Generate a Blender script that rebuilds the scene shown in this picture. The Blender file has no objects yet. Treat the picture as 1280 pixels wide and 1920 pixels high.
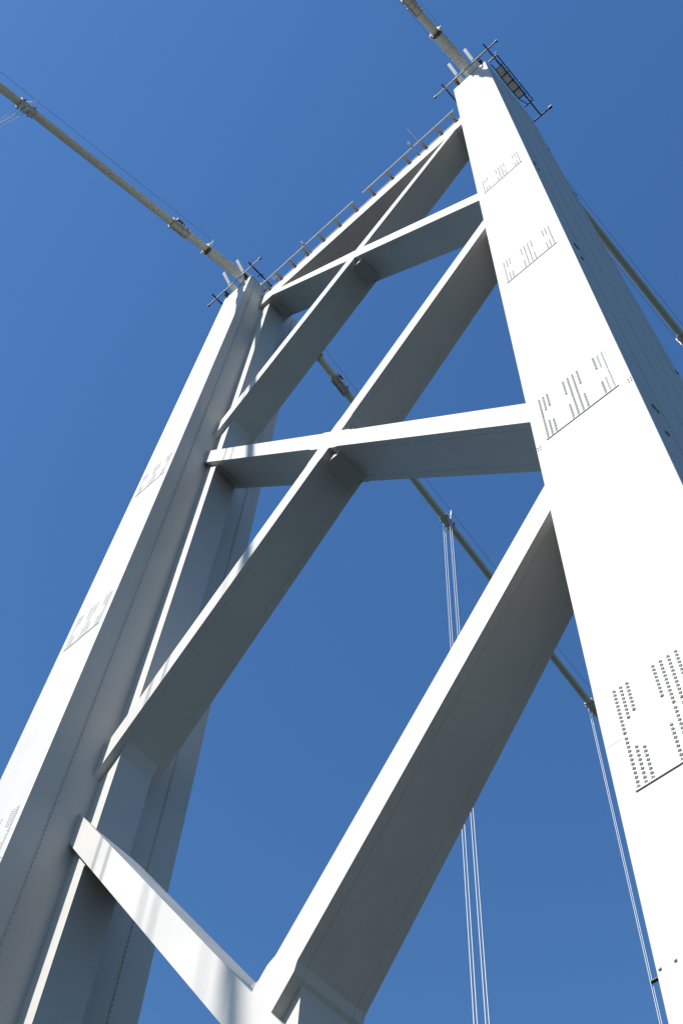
import bpy, bmesh, math, random
from mathutils import Vector, Matrix
random.seed(7)
scene = bpy.context.scene
C = scene.collection

# ------------------------------------------------------------------ camera
cd = bpy.data.cameras.new('camera'); cam = bpy.data.objects.new('camera', cd); C.objects.link(cam)
R = Matrix(((0.73600197, 0.58625116, 0.338542), (0.6753924, -0.6700908, -0.30793412), (0.04632715, 0.45528881, -0.88913772)))
cam.matrix_world = Matrix.Translation((16.1139, -11.9805, 0.0)) @ R.to_4x4()
cd.sensor_fit = 'VERTICAL'; cd.sensor_height = 36.0; cd.sensor_width = 24.0
cd.lens = 2260.49 / 1920 * 36.0
cd.clip_start = 0.1; cd.clip_end = 20000
scene.camera = cam

# ------------------------------------------------------------------ sky, sun, exposure
SUN = Vector((0.18, 1.0, -0.79)).normalized()          # direction the light travels
wd = bpy.data.worlds.new('World'); scene.world = wd; wd.use_nodes = True
nt = wd.node_tree; bg = nt.nodes['Background']
sky = nt.nodes.new('ShaderNodeTexSky'); sky.sky_type = 'NISHITA'; sky.sun_disc = False
sky.sun_elevation = math.asin(-SUN.z); sky.sun_rotation = math.atan2(-SUN.x, -SUN.y)
sky.altitude = 50; sky.air_density = 1.9; sky.dust_density = 0.6; sky.ozone_density = 9.5
hs = nt.nodes.new('ShaderNodeHueSaturation'); hs.inputs['Saturation'].default_value = 1.11; hs.inputs['Hue'].default_value = 0.506; hs.inputs['Value'].default_value = 1.0
nt.links.new(sky.outputs[0], hs.inputs['Color']); nt.links.new(hs.outputs[0], bg.inputs[0]); bg.inputs[1].default_value = 0.094
sl = bpy.data.lights.new('sun', 'SUN'); sl.energy = 4.5; sl.angle = math.radians(0.53); sl.color = (1.0, 0.955, 0.885)
so = bpy.data.objects.new('sun', sl); C.objects.link(so); so.rotation_euler = SUN.to_track_quat('-Z', 'Y').to_euler()
so.location = (-30, -180, 200)
scene.view_settings.view_transform = 'Standard'; scene.view_settings.look = 'None'
scene.view_settings.exposure = 0.6; scene.view_settings.gamma = 1.0; scene.view_settings.use_curve_mapping = False

scene.cycles.caustics_reflective = False; scene.cycles.caustics_refractive = False; scene.cycles.sample_clamp_indirect = 2.0; scene.cycles.diffuse_bounces = 4

# ------------------------------------------------------------------ materials
def mat(name, col, rough=0.5, metal=0.0, var=0.06, scale=1.5, streak=0.0, bump=0.0, bscale=20, spec=0.5, dirt=None):
    m = bpy.data.materials.new(name); m.use_nodes = True
    n = m.node_tree.nodes; l = m.node_tree.links; b = n['Principled BSDF']
    tc = n.new('ShaderNodeTexCoord')
    geo = n.new('ShaderNodeNewGeometry')
    nz = n.new('ShaderNodeTexNoise'); nz.inputs['Scale'].default_value = scale; nz.inputs['Detail'].default_value = 6
    l.new(geo.outputs['Position'], nz.inputs['Vector'])
    mp = n.new('ShaderNodeMapRange'); mp.inputs['From Min'].default_value = 0.3; mp.inputs['From Max'].default_value = 0.7
    mp.inputs['To Min'].default_value = 1 - var; mp.inputs['To Max'].default_value = 1 + var
    l.new(nz.outputs['Fac'], mp.inputs['Value'])
    mul = n.new('ShaderNodeMix'); mul.data_type = 'RGBA'; mul.blend_type = 'MULTIPLY'; mul.inputs['Factor'].default_value = 1
    mul.inputs['A'].default_value = (*col, 1); l.new(mp.outputs[0], mul.inputs['B'])
    out = mul.outputs['Result']
    if streak > 0:                                   # rain streaks running down the steel
        ms = n.new('ShaderNodeMapping'); ms.inputs['Scale'].default_value = (3.2, 3.2, 0.06)
        l.new(geo.outputs['Position'], ms.inputs['Vector'])
        ns = n.new('ShaderNodeTexNoise'); ns.inputs['Scale'].default_value = 1.0; ns.inputs['Detail'].default_value = 8; ns.inputs['Roughness'].default_value = 0.65
        l.new(ms.outputs[0], ns.inputs['Vector'])
        rs = n.new('ShaderNodeMapRange'); rs.inputs['From Min'].default_value = 0.52; rs.inputs['From Max'].default_value = 0.75
        rs.inputs['To Min'].default_value = 0; rs.inputs['To Max'].default_value = streak
        l.new(ns.outputs['Fac'], rs.inputs['Value'])
        mx = n.new('ShaderNodeMix'); mx.data_type = 'RGBA'; l.new(rs.outputs[0], mx.inputs['Factor'])
        l.new(out, mx.inputs['A']); mx.inputs['B'].default_value = (*(dirt or (0.25, 0.22, 0.18)), 1)
        out = mx.outputs['Result']
    l.new(out, b.inputs['Base Color'])
    rr = n.new('ShaderNodeMapRange'); rr.inputs['To Min'].default_value = rough - 0.07; rr.inputs['To Max'].default_value = rough + 0.07
    l.new(nz.outputs['Fac'], rr.inputs['Value']); l.new(rr.outputs[0], b.inputs['Roughness'])
    b.inputs['Metallic'].default_value = metal
    b.inputs['Specular IOR Level'].default_value = spec
    if bump > 0:
        nb = n.new('ShaderNodeTexNoise'); nb.inputs['Scale'].default_value = bscale; nb.inputs['Detail'].default_value = 3
        l.new(geo.outputs['Position'], nb.inputs['Vector'])
        bp = n.new('ShaderNodeBump'); bp.inputs['Strength'].default_value = bump; bp.inputs['Distance'].default_value = 0.02
        l.new(nb.outputs['Fac'], bp.inputs['Height']); l.new(bp.outputs[0], b.inputs['Normal'])
    return m
PAINT = mat('tower_paint', (0.475, 0.468, 0.445), 0.52, var=0.025, scale=0.5, streak=0.07, bump=0.12, bscale=0.9, dirt=(0.27, 0.255, 0.23))
BRACE = mat('brace_paint', (0.475, 0.468, 0.445), 0.52, var=0.05, scale=0.35, streak=0.10, bump=0.10, bscale=1.2, dirt=(0.27, 0.255, 0.23))
BOLTM = mat('bolt_paint', (0.5, 0.5, 0.485), 0.45, var=0.05, scale=6)
WELD = mat('weld_paint', (0.36, 0.36, 0.35), 0.6, var=0.1, scale=5)
GALV = mat('galvanised_steel', (0.42, 0.41, 0.38), 0.55, metal=0.2, var=0.12, scale=5)
DARK = mat('dark_steel', (0.045, 0.047, 0.05), 0.5, var=0.2, scale=6)
CABLE = mat('cable_paint', (0.62, 0.60, 0.50), 0.8, var=0.02, scale=0.3, spec=0.15)
SLEEVE = mat('sleeve_paint', (0.57, 0.56, 0.52), 0.75, var=0.03, scale=1, spec=0.2)
ROPE = mat('rope_steel', (0.62, 0.62, 0.63), 0.4, var=0.1, scale=8)
WIRE = mat('wire_steel', (0.10, 0.11, 0.14), 0.5, var=0.1, scale=8)
MESH = mat('platform_grating', (0.7, 0.7, 0.7), 0.6, var=0.25, scale=3)
_n = MESH.node_tree.nodes; _l = MESH.node_tree.links; _tr = _n.new('ShaderNodeBsdfTranslucent'); _tr.inputs[0].default_value = (0.75, 0.74, 0.72, 1)
_mx = _n.new('ShaderNodeMixShader'); _mx.inputs[0].default_value = 0.22; _l.new(_n['Principled BSDF'].outputs[0], _mx.inputs[1]); _l.new(_tr.outputs[0], _mx.inputs[2])
_l.new(_mx.outputs[0], _n['Material Output'].inputs['Surface'])
WHITE = mat('white_fitting', (0.78, 0.78, 0.77), 0.4, var=0.04, scale=4)
ASPH = mat('asphalt', (0.04,0.04,0.042), 0.9, var=0.25, scale=3, bump=0.5, bscale=60)
FOOT = mat('footway_surface', (0.10, 0.095, 0.09), 0.9, var=0.15, scale=2, bump=0.4, bscale=60)
LINE = mat('road_paint', (0.75, 0.75, 0.72), 0.7, var=0.1, scale=8)
KERB = mat('kerb_steel', (0.35, 0.35, 0.34), 0.7, var=0.1, scale=4)
HILL = mat('unseen_hill_grass', (0.06, 0.075, 0.035), 0.95, var=0.3, scale=0.004)
WATER = mat('water', (0.02, 0.032, 0.038), 0.5, var=0.1, scale=0.02, bump=0.5, bscale=0.35)

# ------------------------------------------------------------------ mesh helpers
class MB:
    def __init__(s): s.v = []; s.f = []
    def add(s, vs, fs):
        o = len(s.v); s.v += [tuple(p) for p in vs]; s.f += [tuple(i + o for i in f) for f in fs]
    def box(s, x0, x1, y0, y1, z0, z1):
        s.add([(x0, y0, z0), (x1, y0, z0), (x1, y1, z0), (x0, y1, z0), (x0, y0, z1), (x1, y0, z1), (x1, y1, z1), (x0, y1, z1)],
              [(0, 3, 2, 1), (4, 5, 6, 7), (0, 1, 5, 4), (1, 2, 6, 5), (2, 3, 7, 6), (3, 0, 4, 7)])
    def prism(s, poly, y0, y1):                       # polygon in XZ, extruded along Y
        n = len(poly); vs = [(x, y0, z) for x, z in poly] + [(x, y1, z) for x, z in poly]
        s.add(vs, [tuple(range(n)), tuple(range(2 * n - 1, n - 1, -1))] + [(i, i + n, (i + 1) % n + n, (i + 1) % n) for i in range(n)])
    def prismx(s, poly, x0, x1):                      # polygon in YZ, extruded along X
        n = len(poly); vs = [(x0, y, z) for y, z in poly] + [(x1, y, z) for y, z in poly]
        s.add(vs, [tuple(range(n)), tuple(range(2 * n - 1, n - 1, -1))] + [(i, i + n, (i + 1) % n + n, (i + 1) % n) for i in range(n)])
    def frame(s, a, b):
        d = (Vector(b) - Vector(a)).normalized(); u = d.cross(Vector((0, 0, 1)))
        if u.length < 1e-4: u = d.cross(Vector((1, 0, 0)))
        u.normalize(); return d, u, u.cross(d)
    def tube(s, pts, r, n=12, caps=True):
        pts = [Vector(p) for p in pts]; rs = r if isinstance(r, (list, tuple)) else [r] * len(pts)
        rings = []
        for i, p in enumerate(pts):
            a = pts[max(i - 1, 0)]; b = pts[min(i + 1, len(pts) - 1)]
            d, u, w = s.frame(a, b)
            rings.append([p + (u * math.cos(t * 2 * math.pi / n) + w * math.sin(t * 2 * math.pi / n)) * rs[i] for t in range(n)])
        vs = [q for rg in rings for q in rg]; fs = []
        for i in range(len(pts) - 1):
            for t in range(n): fs.append((i * n + t, i * n + (t + 1) % n, (i + 1) * n + (t + 1) % n, (i + 1) * n + t))
        if caps: fs += [tuple(range(n - 1, -1, -1)), tuple(range((len(pts) - 1) * n, len(pts) * n))]
        s.add(vs, fs)
    def bar(s, a, b, w, h):                            # rectangular bar from a to b
        d, u, v = s.frame(a, b); a = Vector(a); b = Vector(b); vs = []
        for p in (a, b):
            for q, r in ((-1, -1), (1, -1), (1, 1), (-1, 1)): vs.append(p + u * q * w / 2 + v * r * h / 2)
        s.add(vs, [(0, 3, 2, 1), (4, 5, 6, 7), (0, 1, 5, 4), (1, 2, 6, 5), (2, 3, 7, 6), (3, 0, 4, 7)])
    def mesh(s, name, m, smooth=False):
        me = bpy.data.meshes.new(name); me.from_pydata(s.v, [], s.f)
        bm = bmesh.new(); bm.from_mesh(me); bmesh.ops.recalc_face_normals(bm, faces=bm.faces); bm.to_mesh(me); bm.free()
        me.materials.append(m)
        if smooth:
            me.polygons.foreach_set('use_smooth', [True] * len(me.polygons))
            try: me.set_sharp_from_angle(angle=math.radians(40))
            except Exception: pass
        me.update(); return me
    def build(s, name, m, parent=None, smooth=False, kind=None):
        o = bpy.data.objects.new(name, s.mesh(name, m, smooth)); C.objects.link(o); o.parent = parent
        if kind: o['kind'] = kind
        return o
def empty(name, label, cat, loc=(0, 0, 0), group=None):
    o = bpy.data.objects.new(name, None); C.objects.link(o); o.empty_display_size = 0.5
    o['label'] = label; o['category'] = cat
    if group: o['group'] = group
    return o
def place(o, me, loc, parent, name):
    b = bpy.data.objects.new(name, me); C.objects.link(b); b.location = loc; b.parent = parent; return b

# ------------------------------------------------------------------ tower dimensions (metres, z = 0 at eye level)
H = 92.87; ZB = -48.0; DECK = -1.72
YB, YBR = 1.557, 3.69            # front and rear of the bracing
Y3, Y4 = 1.87, 3.38             # inner box front and rear
LIP = 0.87                      # how far the inner box stands proud of the leg
XIN = 10.40; WLEG = 2.93; XOUT = XIN + WLEG
yf = lambda z: 0.007 * (z - H)
yr = lambda z: 5.45 - 0.006 * (z - H)
SPL = [14.48, 27.83, 41.7, 56.4]

# ------------------------------------------------------------------ ground: water, deck, footways
def sheet(name, x0, x1, y0, y1, z, m, t=None):
    mb = MB()
    if t: mb.box(x0, x1, y0, y1, z - t, z)
    else: mb.add([(x0, y0, z), (x1, y0, z), (x1, y1, z), (x0, y1, z)], [(0, 1, 2, 3)])
    return mb.build(name, m, kind='structure')
sheet('water', -9000, 9000, -9000, 9000, -47.0, WATER)
mb = MB(); N = 96; ring = []  # unseen hill ring, added to keep bright horizon sky off the brace undersides
for i in range(N):
    a = i * 2 * math.pi / N; h = 170 + 90 * math.sin(3 * a + 1) + 60 * math.sin(7 * a) + 40 * math.sin(17 * a + 2) + random.uniform(-15, 15)
    for rr, zz in ((4200, -47.5), (4700, -20 + h * 0.25), (5300, h * 0.7), (5900, h), (7000, -48)): ring.append((rr * math.cos(a), rr * math.sin(a), zz))
mb.add(ring, [(5 * i + k, 5 * ((i + 1) % N) + k, 5 * ((i + 1) % N) + k + 1, 5 * i + k + 1) for i in range(N) for k in range(4)])
mb.build('unseen_hills', HILL, smooth=True, kind='structure')
sheet('road', -9.6, 9.6, -400, 400, DECK - 0.02, ASPH, 0.9)
for s, nm in ((-1, 'footpath_left'), (1, 'footpath_right')):
    a, b = sorted((s * 13.9, s * 18.6)); sheet(nm, a, b, -400, 400, DECK, FOOT, 0.5)
    a, b = sorted((s * 9.6, s * 9.9)); sheet('kerb_' + nm.split('_')[1], a, b, -400, 400, DECK + 0.11, KERB, 0.6)
for i, x in enumerate((-4.9, 4.9)):
    mb = MB()
    for k in range(-60, 61): mb.box(x - 0.06, x + 0.06, k * 6 - 1.5, k * 6 + 1.5, DECK - 0.018, DECK - 0.014)
    mb.build('road_marking', LINE, kind='structure')

# ------------------------------------------------------------------ the tower
tower = empty('bridge_tower', 'tall white steel suspension bridge tower with two legs and crossed diagonal bracing', 'bridge tower')

nut = MB()
nut.tube([(0, 0.005, 0), (0, -0.026, 0)], 0.035, 6); nut.tube([(0, -0.022, 0), (0, -0.04, 0)], 0.019, 6)
NUT = nut.mesh('bolt', BOLTM)
COLX = [10.81, 10.945, 11.075, 11.605, 11.757, 11.912, 12.063, 12.592, 12.722, 12.862]
def pattern(zj):
    """x, z of every nut of one splice, left column first"""
    out = []
    top = [zj + 2.48 - 0.102 * i for i in range(12)]; low = [zj + 0.06 + 0.1045 * i for i in range(12)]
    n = [(12, 12), (9, 9), (8, 8), (9, 9), (12, 12), (12, 12), (9, 9), (8, 8), (9, 9), (12, 12)]
    for x, (a, b) in zip(COLX, n): out += [(x, z) for z in top[:a]] + [(x, z) for z in low[:b]]
    return out
PT = 0.012                      # thickness of a splice plate
def add_nut(mb, x, y, z, r=0.036, h=0.045, axis=1, sgn=-1):
    vs = []
    for hh, rr in ((-0.004, r), (h, r * 0.92)):
        for t in range(6):
            a = t * math.pi / 3; c, d = rr * math.cos(a), rr * math.sin(a)
            vs.append((x + c, y + sgn * hh, z + d) if axis == 1 else (x + sgn * hh, y + c, z + d))
    mb.add(vs, [tuple(range(6, 12))] + [(i, (i + 1) % 6, 6 + (i + 1) % 6, 6 + i) for i in range(6)])

def leg(s):
    mb = MB(); X0, X1 = XIN, XOUT
    zs = [ZB, -20, 0, 20, 40, 60, 80, H]
    vs = []; fs = []
    for z in zs: vs += [(s * X0, yf(z), z), (s * X1, yf(z), z), (s * X1, yr(z), z), (s * X0, yr(z), z)]
    for i in range(len(zs) - 1):
        for k in range(4): fs.append((4 * i + k, 4 * i + (k + 1) % 4, 4 * i + 4 + (k + 1) % 4, 4 * i + 4 + k))
    fs += [(0, 1, 2, 3), tuple(range(4 * len(zs) - 4, 4 * len(zs)))]
    mb.add(vs, fs); L = mb.build('tower_leg', PAINT, tower)
    bv = L.modifiers.new('edge', 'BEVEL'); bv.width = 0.018; bv.segments = 2; bv.limit_method = 'ANGLE'; bv.angle_limit = math.radians(60)
    # inner box the bracing lands on
    a, b = sorted((s * (X0 - LIP), s * (X0 + 0.05)))
    mb = MB(); mb.box(a, b, Y3, Y4, ZB + 1, H - 0.9); mb.build('inner_box', PAINT, L)
    # vertical flange seams: a thin lip with its row of bolts, on both sides of the leg
    lips = MB(); nuts = MB()
    for y, wl in ((0.583, 0.05), (1.88, 0.06), (4.76, 0.05)):
        a, b = sorted((s * (X0 - 0.022), s * (X0 + 0.02))); lips.box(a, b, y - wl / 2, y + wl / 2, -1.6, H - 0.4)
        z = -1.5
        while z < H - 0.5:
            add_nut(nuts, s * (X0 - 0.022), y, z, 0.026, 0.045, axis=0, sgn=-s); z += 0.21
    for y in (0.66, 2.16, 3.70, 4.92):
        a, b = sorted((s * (X1 + 0.005), s * (X1 - 0.02))); lips.box(a, b, y - 0.02, y + 0.02, -1.6, H - 0.4)
        z = -1.5
        while z < H - 0.5:
            add_nut(nuts, s * (X1 + 0.005), y, z, 0.024, 0.016, axis=0, sgn=s); z += 0.26
    # inner box edge seams
    for y in (Y3 + 0.10, Y4 - 0.12):
        z = -1.5
        while z < H - 2:
            add_nut(nuts, s * (X0 - LIP), y, z, 0.016, 0.012, axis=0, sgn=-s); z += 0.3
    lips.build('flange_seam', PAINT, L); nuts.build('seam_bolts', BOLTM, L, kind='stuff')
    # splice plates, weld beads, nuts on the front
    rest = MB(); count = 0
    for k, zj in enumerate(SPL):
        mb = MB(); a, b = sorted((s * 10.745, s * 12.95)); y0 = yf(zj + 1.25)
        mb.box(a, b, y0 - PT, y0 + 0.03, zj - 0.005, zj + 2.56)
        mb.build('splice_plate', PAINT, L)
        mb = MB(); mb.box(a, b, y0 - 0.036, y0 + 0.03, zj - 0.03, zj + 0.004); mb.build('splice_bar', PAINT, L)
        zc = zj + 1.285
        for xa, xb in ((X0 + 0.02, 10.745), (12.95, X1 - 0.02)):
            a, b = sorted((s * xa, s * xb)); mb = MB(); mb.box(a, b, yf(zc) - 0.004, yf(zc) + 0.01, zc - 0.008, zc + 0.008); mb.build('weld_seam', WELD, L)
        for x, z in pattern(zj):
            if s > 0 and k < 2 and count < 300 and (k > 0 or x < 12.3):
                place(None, NUT, (x, y0 - PT, z), L, 'bolt'); count += 1
            else: add_nut(rest, s * x, y0 - PT, z, 0.027, 0.018)
        for xc in ((X0 + 0.085, X1 - 0.085) if k == 1 else ()):
            for dx in (-0.035, 0.035):
                for dz in (-0.2, -0.05): add_nut(rest, s * (xc + dx), yf(zj), zj + dz - 0.05, 0.02, 0.03)
    for x in (10.46, 10.70): add_nut(rest, s * x, yf(11.24), 11.24, 0.028, 0.03)
    rest.build('splice_bolts', BOLTM, L, kind='stuff')
    # little inspection ledges on the outer side
    for z, y, ln in ((26.8, 0.02, 0.30), (25.3, 0.08, 0.16), (41.7, 0.05, 0.30), (40.2, 0.14, 0.16), (55.6, -0.12, 0.30), (54.7, 0.1, 0.16), (39.9, 5.40, 0.2), (67.6, 5.2, 0.2), (80.3, 5.2, 0.2)):
        mb = MB(); a, b = sorted((s * (X1 + 0.045), s * (X1 - 0.02))); mb.box(a, b, y, y + ln, z, z + 0.035); mb.build('ledge', GALV, L)
    mb = MB(); a, b = sorted((s * (X1 + 0.02), s * (X1 - 0.01))); mb.box(a, b, 0.16, 0.19, 25.4, 28.4); mb.build('conduit', PAINT, L)
    return L
legs = {s: leg(s) for s in (-1, 1)}

# ------------------------------------------------------------------ diagonal bracing
PAN = [(90.946, 64.441, 0.505, 0.03), (60.853, 34.162, 0.470, 0.055), (30.741, 3.979, 0.452, 0.10)]
def brace(zt, zb, h, grow, s, eps):
    """s = +1: top end on the left leg; s = -1: top end on the right leg"""
    A = Vector((-s * XIN, zt)); B = Vector((s * XIN, zb)); M = (A + B) / 2
    t = (B - A).normalized(); n = Vector((-t.y, t.x))
    if n.y < 0: n = -n
    Lh = (B - A).length / 2
    def poly(hh, xw, zmax=1e9, gr=grow, off=0.0):
        sides = []
        for sg in (1, -1):
            pts = []
            for x in (-s * xw, s * xw):                      # end on the wall, offset edge
                u = ((x - M.x) - n.x * (sg * hh + off)) / t.x
                pts.append((u, hh))
            u0, u1 = pts[0][0], pts[1][0]
            us = [(u0, hh)]
            for q in (-1.5, -1.25, 1.25, 1.5): us.append((q, hh + (gr if abs(q) < 1.3 else 0)))
            us.append((u1, hh))
            sides.append([M + t * u + n * (sg * w + off) for u, w in us])
        pl = sides[0] + sides[1][::-1]
        return [(p.x, min(p.y, zmax)) for p in pl]
    zmax = 91.05
    mb = MB()
    mb.prism(poly(h, XIN - 0.003, zmax), YB + eps, YB + 0.30)
    mb.prism(poly(h, XIN - LIP + 0.01, zmax - 0.03, grow, -0.014), YB + 0.298, YBR - 0.298)
    mb.prism(poly(h, XIN - 0.003, zmax, grow, -0.026), YBR - 0.30, YBR - eps)
    o = mb.build('diagonal_brace', BRACE, tower)
    for u in (0.35 * Lh,):             # small drain holes in the lower edge plates
        c = M + t * u - n * (h + 0.001); m2 = MB(); m2.tube([(c.x, YB + 0.22, c.y), (c.x - n.x * 0.004, YB + 0.22, c.y - n.y * 0.004)], 0.026, 8); m2.build('drain_hole', DARK, o)
    # corner plates where the brace lands on the inner box, and a row of small bolts
    for end, (x, z) in ((-1, (A.x, A.y)), (1, (B.x, B.y))):
        xs = x - math.copysign(LIP, x)                      # face of the inner box
        for sg in (1, -1):
            # point where the edge of the brace meets the box face
            u = ((xs - M.x) - sg * n.x * (h - 0.03)) / t.x
            c = M + t * u + n * sg * (h - 0.03)
            if c.y > 90.5 or (sg > 0 and end < 0): continue
            along = c - t * end * (0.5 if (sg < 0) == (end > 0) else 0.4)
            down = Vector((xs, c.y + sg * (0.33 if (sg < 0) == (end > 0) else 0.3)))
            into = Vector((xs + math.copysign(0.1, x), c.y))
            m2 = MB(); m2.prism([(along.x, along.y), (down.x, down.y), (into.x, down.y), (into.x, c.y), (c.x, c.y)], Y3 + 0.004 + 0.002 * (sg > 0), YBR - 0.315)
            m2.build('end_gusset', BRACE, o)
    return o, M, t, n, h
for k, (zt, zb, h, grow) in enumerate(PAN):
    oa, M, ta, na, h = brace(zt, zb, h, grow if k < 2 else 0.0, 1, 0.0)
    ob, M, tb, nb, h = brace(zt, zb, h, grow, -1, 0.003)
    # corner blocks in the four angles of the crossing
    g = 0.75 if k < 2 else 0.85
    hb = h - 0.03 + grow * 0.6
    for sa in (1, -1):
        for sb in (1, -1):
            # corner: offset lines na*sa*hb and nb*sb*hb
            det = na.x * nb.y - na.y * nb.x
            cx = (sa * hb * nb.y - sb * hb * na.y) / det; cz = (na.x * sb * hb - nb.x * sa * hb) / det
            c = M + Vector((cx, cz)); da = ta if ta.dot(nb) * sb > 0 else -ta; db = tb if tb.dot(na) * sa > 0 else -tb
            p, q = c + da * g, c + db * g; c2 = c - (da + db).normalized() * 0.06
            m2 = MB(); m2.prism([(c2.x, c2.y), (p.x, p.y), (q.x, q.y)], YB + 0.32, YBR - 0.27); m2.build('corner_gusset', BRACE, oa)

# ------------------------------------------------------------------ top cross beam with its runway rail
mb = MB()
mb.box(-XIN + 0.003, XIN - 0.003, YB - 0.004, YBR + 0.004, 88.3, 90.45)
mb.box(-XIN + 0.003, XIN - 0.003, YB + 0.03, YBR - 0.03, 90.44, 91.0)
mb.box(-XIN + 0.003, XIN - 0.003, YB - 0.02, YBR + 0.02, 90.985, 91.1)
beam = mb.build('top_beam', BRACE, tower)
ARMX = [-9.6, -8.35, -6.9, -5.53, -3.87, -2.19, -0.47, 1.3, 3.09, 4.76, 6.38, 7.85, 9.23]
for x in ARMX:
    mb = MB(); mb.box(x - 0.12, x + 0.12, 0.86, YB + 0.1, 91.12, 91.2); mb.box(x - 0.03, x + 0.03, 0.9, YB + 0.1, 91.0, 91.12)
    mb.box(x - 0.14, x + 0.14, YB - 0.10, YB + 0.2, 91.102, 91.2); a = mb.build('rail_arm', GALV, beam)
    ob = MB(); ob.box(x - 0.10, x + 0.10, YB - 0.14, YB - 0.05, 90.9, 91.1); ob.build('arm_foot', GALV, beam)
for a, b in ((-9.9, -0.2), (0.75, 9.6)):
    mb = MB(); mb.bar((a, 0.86, 91.1), (b, 0.86, 91.1), 0.09, 0.12); mb.build('runway_rail', GALV, beam)

# ------------------------------------------------------------------ leg heads: plinth, saddle, runway ring
ZC = 95.25                                                 # cable centre over the front face
def zcable(y):
    yc = 2.72
    if -0.6 <= y <= 6.04:                                  # bent over the saddle
        f0, f1 = zfront(-0.6), zrear(6.04); tt = (y + 0.6) / 6.64
        m0, m1 = 0.49 * 6.64, -0.40 * 6.64
        return (2*tt**3 - 3*tt**2 + 1)*f0 + (tt**3 - 2*tt**2 + tt)*m0 + (-2*tt**3 + 3*tt**2)*f1 + (tt**3 - tt**2)*m1
    return zfront(y) if y < 0 else zrear(y)
def zfront(y): d = -3.45 - y; return 94.15 - 0.485 * d + 0.0004 * d * d
def zrear(y): d = y - 25.5; return 89.35 - 0.385 * d + 0.00045 * d * d
for s in (-1, 1):
    L = legs[s]
    mb = MB(); xc = 11.9
    a, b = sorted((s * (XIN + 0.10), s * (XOUT - 0.10)))
    mb.box(a, b, yf(H) + 0.12, yr(H) - 0.12, H - 0.02, H + 0.55); mb.build('head_plate', PAINT, L)
    mb = MB()
    for z0, z1, w0, w1 in ((H + 0.54, H + 1.5, 1.25, 0.82), (H + 1.49, H + 2.45, 0.82, 0.66)):
        v = []
        for z, w, dy in ((z0, w0, 0.3), (z1, w1, 0.3)):
            v += [(s * xc - w, dy, z), (s * xc + w, dy, z), (s * xc + w, 5.15, z), (s * xc - w, 5.15, z)]
        mb.add(v, [(0, 3, 2, 1), (4, 5, 6, 7), (0, 1, 5, 4), (1, 2, 6, 5), (2, 3, 7, 6), (3, 0, 4, 7)])
    for y in (1.2, 2.1, 3.0, 3.9): mb.box(s * xc - 1.2, s * xc + 1.2, y, y + 0.12, H + 0.5, H + 1.7)
    mb.build('cable_saddle', WHITE, L)
    for dx in (-0.76, 0.76):                                # arms standing out either side of the cable
        mb = MB(); x = s * xc + dx
        mb.bar((x, -0.45, 94.45), (x, -1.3, 95.45), 0.24, 0.10); mb.box(x - 0.2, x + 0.2, -0.35, 0.4, 94.3, 94.65); mb.build('saddle_arm', WHITE, L)
    # ring of runway bars
    for nm, p, q in (('runway_rail', (s * 9.05, -0.45, 93.2), (s * 14.78, -0.45, 93.2)), ('runway_rail', (s * 13.3, 5.75, 93.2), (s * 14.82, 5.75, 93.2)),
                     ('runway_rail', (s * 13.97, -0.95, 93.38), (s * 13.97, 5.7, 93.38)), ('runway_rail', (s * 9.97, -0.85, 93.38), (s * 9.97, 1.9, 93.38))):
        mb = MB(); mb.bar(p, q, 0.10, 0.13); mb.build(nm, GALV if p[1] == -0.45 and q[1] == -0.45 else DARK, L)
    for x in (9.05, 14.78):
        mb = MB(); mb.tube([(s * (x - 0.09), -0.45, 93.2), (s * (x + 0.09), -0.45, 93.2)], 0.09, 8); mb.build('rail_stop', DARK, L)
    mb = MB(); mb.tube([(s * 14.7, 5.75, 93.22), (s * 14.98, 5.75, 93.22)], 0.12, 8); mb.build('rail_stop', DARK, L)
    for x in (10.9, 13.05):
        mb = MB(); mb.box(s * x - 0.11, s * x + 0.11, -0.5, 0.14, 93.26, 93.42); mb.box(s * x - 0.05, s * x + 0.05, -0.35, 0.2, 92.72, 93.27); mb.build('rail_bracket', DARK, L)
    mb = MB(); mb.box(s * 11.9 - 1.4, s * 11.9 + 1.3, -0.03, 0.3, H - 0.1, H + 0.12); mb.build('drip_edge', PAINT, L)
# black A-frame bracket on the inner side of the left leg head
mb = MB()
mb.bar((-9.95, 0.36, 92.3), (-9.95, 0.62, 93.7), 0.07, 0.07); mb.bar((-9.95, 0.62, 93.7), (-9.95, 1.5, 92.1), 0.07, 0.07)
mb.bar((-9.95, 1.45, 92.1), (-9.95, 1.85, 93.4), 0.07, 0.07); mb.bar((-10.4, 1.5, 92.1), (-9.9, 1.5, 92.1), 0.07, 0.07)
mb.build('angle_bracket', DARK, legs[-1])

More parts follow.
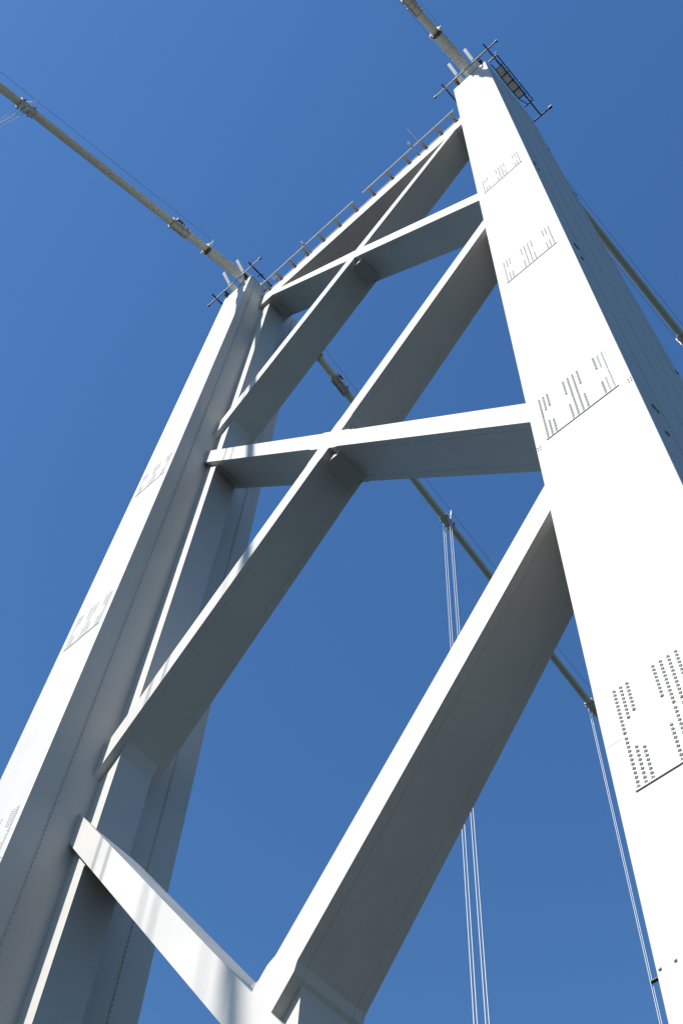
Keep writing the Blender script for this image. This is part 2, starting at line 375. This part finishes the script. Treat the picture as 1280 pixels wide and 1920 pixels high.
# ------------------------------------------------------------------ inspection platform under the outer rail of the right leg
pf = empty('inspection_platform', 'narrow slatted steel inspection platform hung on the outer side of the right tower head', 'platform')
ys = [0.99, 1.71, 2.38, 3.08, 3.71]
for y in ys:
    mb = MB(); mb.bar((13.5, y, 92.93), (14.16, y, 92.95), 0.07, 0.07); mb.build('cross_bar', DARK, pf)
for a, b in zip(ys[:-1], ys[1:]):
    mb = MB(); mb.box(13.5, 14.1, a + 0.03, b - 0.03, 92.97, 92.98); mb.build('floor_sheet', MESH, pf)
for p in ([(13.5, 0.45, 93.0), (13.53, 0.99, 92.95), (13.48, 1.71, 92.95), (13.46, 2.38, 92.95), (13.5, 3.71, 92.95), (13.75, 4.42, 93.0)],
          [(14.0, 0.3, 93.0), (14.02, 0.99, 92.95), (14.02, 3.71, 92.95), (14.0, 4.42, 93.0)],
          [(14.22, 0.28, 93.05), (14.22, 4.43, 93.05)], [(14.22, 0.28, 94.0), (14.22, 4.43, 94.0)]):
    mb = MB(); mb.tube(p, 0.035, 6); mb.build('side_rail', DARK, pf)
for y in (0.28, 1.52, 2.98, 4.43):
    mb = MB(); mb.tube([(14.22, y, 92.95), (14.22, y, 94.1)], 0.03, 6); ps = mb.build('post', DARK, pf)
    mb = MB(); mb.box(14.17, 14.3, y - 0.06, y + 0.06, 94.08, 94.2); mb.build('post_cap', WHITE, ps)
for y in (0.28, 4.43):
    mb = MB(); mb.box(13.45, 14.25, y - 0.05, y + 0.05, 92.95, 93.1); mb.build('end_beam', DARK if y > 1 else GALV, pf)
for y in (0.5, 4.2):
    mb = MB(); mb.bar((13.97, y, 92.95), (13.97, y, 93.4), 0.06, 0.06); mb.build('hanger_strap', DARK, pf)

# ------------------------------------------------------------------ lamps and aerial standing out from the top beam
for x, y0, y1, lb in ((-5.25, 1.7, 0.62, 'thin obstruction lamp arm with white cap on the left half of the top beam'), (5.65, 1.6, 0.5, 'thin obstruction lamp arm with white cap on the right half of the top beam')):
    t = empty('obstruction_lamp', lb, 'lamp', group='lamp arms on the top beam')
    mb = MB(); mb.bar((x, y0, 91.24), (x, y1, 91.3), 0.09, 0.09); mb.build('arm', GALV, t)
    mb = MB(); mb.tube([(x, y1 + 0.06, 91.28), (x, y1 - 0.16, 91.3)], 0.085, 8); mb.build('lamp_cap', WHITE, t)
    mb = MB(); mb.box(x - 0.12, x + 0.12, y0 - 0.1, y0 + 0.15, 91.101, 91.3); mb.build('base', DARK, t)
t = empty('whip_aerial', 'slender white whip aerial pointing outward from the right half of the top beam', 'aerial')
mb = MB(); mb.tube([(6.25, 0.9, 91.3), (6.22, -0.45, 91.4)], 0.018, 6); mb.build('whip', WHITE, t)
mb = MB(); mb.tube([(6.25, 1.6, 91.25), (6.25, 0.85, 91.3)], 0.035, 6); mb.build('mount', GALV, t)
mb = MB()
for i in range(9):
    q = i / 8; mb.tube([(6.25 - 0.03 * q, 0.85 - 1.28 * q, 91.3 + 0.1 * q), (6.25 - 0.03 * q, 0.79 - 1.28 * q, 91.305 + 0.1 * q)], 0.03, 6)
mb.build('coil', WHITE, t)
t = empty('beacon_bracket', 'small white comb shaped bracket at the left end of the top beam', 'bracket')
mb = MB()
mb.bar((-8.9, 1.25, 91.4), (-8.45, 1.25, 91.4), 0.06, 0.06)
for x in (-8.88, -8.68, -8.47): mb.bar((x, 1.25, 91.4), (x, 0.95, 91.4), 0.06, 0.06)
mb.build('comb', WHITE, t)
mb = MB(); mb.bar((-8.7, 1.25, 91.38), (-8.7, 1.6, 91.15), 0.06, 0.06); mb.build('stay', GALV, t)

# ------------------------------------------------------------------ main cables
RC = 0.30
BANDS_F = [-6.4, -19.75, -37.9, -56.0, -74.2]; BANDS_R = [11.85, 25.45, 43.7, 62.0]
def cable(s):
    side = 'left' if s < 0 else 'right'
    root = empty('main_cable', 'thick grey suspension cable running over the %s tower head' % side, 'cable', group='main cables')
    x = s * 11.9
    yl = [-220 + 4 * i for i in range(54)] + [-4 + 0.5 * i for i in range(28)] + [10 + 4 * i for i in range(70)]
    mb = MB(); mb.tube([(x, y, zcable(y)) for y in yl], RC, 20); mb.build('cable_body', CABLE, root, smooth=True)
    def P(y, dz=0, dx=0): return (x + dx, y, zcable(y) + dz)
    for a, b in ((-3.6, 0.6), (9.0, 4.9)):                 # larger sleeve by the saddle
        n = 8; mb = MB(); mb.tube([P(a + (b - a) * i / n) for i in range(n + 1)], 0.42, 20); mb.build('sleeve', SLEEVE, root, smooth=True)
        for q in (0.3, 0.55, 0.8):
            y = a + (b - a) * q; e = 0.03 * (1 if b > a else -1); mb = MB(); mb.tube([P(y - e), P(y + e)], 0.43, 20); mb.build('sleeve_joint', SLEEVE, root, smooth=True)
        e = 0.22 * (-1 if b > a else 1)
        mb = MB(); mb.tube([P(a - e * 0.05), P(a + e)], 0.435, 20); col = mb.build('collar', DARK, root, smooth=True)
        for an in (-0.35, 0.5, 2.2, 3.5):
            mb = MB(); c = Vector(P(a + e * 0.5)) + Vector((math.cos(an), 0, math.sin(an))) * 0.47
            mb.box(c.x - 0.09, c.x + 0.09, c.y - 0.13, c.y + 0.13, c.z - 0.09, c.z + 0.09); mb.build('lug', WHITE, col)
        post(root, P, a + e * 0.5)
    for y in BANDS_F + BANDS_R:
        hl = 0.55 if y not in (-6.4, 11.85) else 0.75
        mb = MB(); mb.tube([P(y - hl), P(y + hl)], 0.355, 20)
        for q in (-hl, -0.2, 0.2, hl): mb.tube([P(y + q - 0.05), P(y + q + 0.05)], 0.385, 20)
        bd = mb.build('cable_band', SLEEVE, root, smooth=True)
        for q in (-0.4, 0, 0.4):
            for dx in (-0.39, 0.39):
                mb = MB(); p = P(y + q * hl / 0.55, 0, dx); mb.bar((p[0], p[1], p[2] - 0.24), (p[0], p[1], p[2] + 0.24), 0.07, 0.07); mb.build('band_bolt', DARK if q else WHITE, bd)
        if y in (-6.4, 11.85):                             # end clamp with long plates
            for dx in (-0.3, 0.3):
                mb = MB(); p0, p1 = P(y - 0.7, -0.32, dx), P(y + 0.9, -0.32, dx); mb.bar(p0, p1, 0.08, 0.14); mb.build('clamp_plate', GALV, bd)
            for dz in (0.42, 0.56):
                mb = MB(); p0, p1 = P(y - 0.6, dz, 0.3), P(y + 0.1, dz, 0.3); mb.bar(p0, p1, 0.2, 0.1); mb.build('clamp_plate', WHITE if dz > 0.5 else DARK, bd)
        else: post(root, P, y)
    for dx in (-0.5, 0.5):                                 # hand ropes
        for ya, yb, st in ((-200, -3.6, 4), (9.0, 240, 4)):
            n = int((yb - ya) / st); mb = MB(); mb.tube([P(ya + (yb - ya) * i / n, 1.22, dx) for i in range(n + 1)], 0.014, 5); mb.build('hand_rope', WIRE, root)
def post(root, P, y):
    for dx in (-0.5, 0.5):
        mb = MB(); mb.bar(P(y, 0.1, dx * 0.75), P(y, 1.28, dx), 0.08, 0.10); mb.bar(P(y - 0.22, 0.33, dx * 0.7), P(y, 0.75, dx * 0.88), 0.05, 0.06); o = mb.build('rope_post', WHITE, root)
        mb = MB(); p = P(y, 1.25, dx); mb.box(p[0] - 0.06, p[0] + 0.06, p[1] - 0.06, p[1] + 0.06, p[2] - 0.02, p[2] + 0.1); mb.build('rope_clip', WHITE, o)
for s in (-1, 1): cable(s)

# ------------------------------------------------------------------ hangers: four steel ropes looped over each cable band
def hanger(s, y, label):
    root = empty('cable_hanger', label, 'hanger', group='hangers of the main cables'); x = s * 11.9
    for dx in (-0.34, 0.34):
        for dy in (-0.13, 0.13):
            z1 = zcable(y + dy)
            mb = MB(); mb.tube([(x + dx * 0.5, y + dy, z1 + 0.35), (x + dx, y + dy, z1 + 0.05), (x + dx, y + dy, z1 - 2), (x + dx, y + dy, DECK)], 0.024, 8); rp = mb.build('rope', ROPE, root, smooth=True)
            mb = MB(); mb.tube([(x + dx, y + dy, DECK), (x + dx, y + dy, DECK + 0.35), (x + dx, y + dy, DECK + 0.7)], [0.07, 0.07, 0.035], 8); mb.build('socket', GALV, rp)
    mb = MB(); zc = 54.2
    mb.box(x - 0.40, x + 0.40, y - 0.14, y + 0.14, zc, zc + 0.06)
    if y > 0: mb.build('spacer_clamp', DARK, root)
hanger(-1, -19.75, 'set of thin dark hanger ropes under the left cable at the upper left edge')
hanger(-1, -37.9, 'hanger ropes of the left cable, second set in front of the tower, out of frame')
hanger(-1, -56.0, 'hanger ropes of the left cable, third set in front of the tower, out of frame')
hanger(-1, -74.2, 'hanger ropes of the left cable, fourth set in front of the tower, out of frame')
hanger(-1, 25.45, 'pale hanger ropes behind the tower seen through the bracing between the diagonals')
hanger(-1, 43.7, 'pale hanger ropes running close beside the inner edge of the right leg')
hanger(1, -19.75, 'hanger ropes of the right cable in front of the tower, out of frame')
hanger(1, 25.45, 'hanger ropes of the right cable behind the tower, just beyond the right edge')
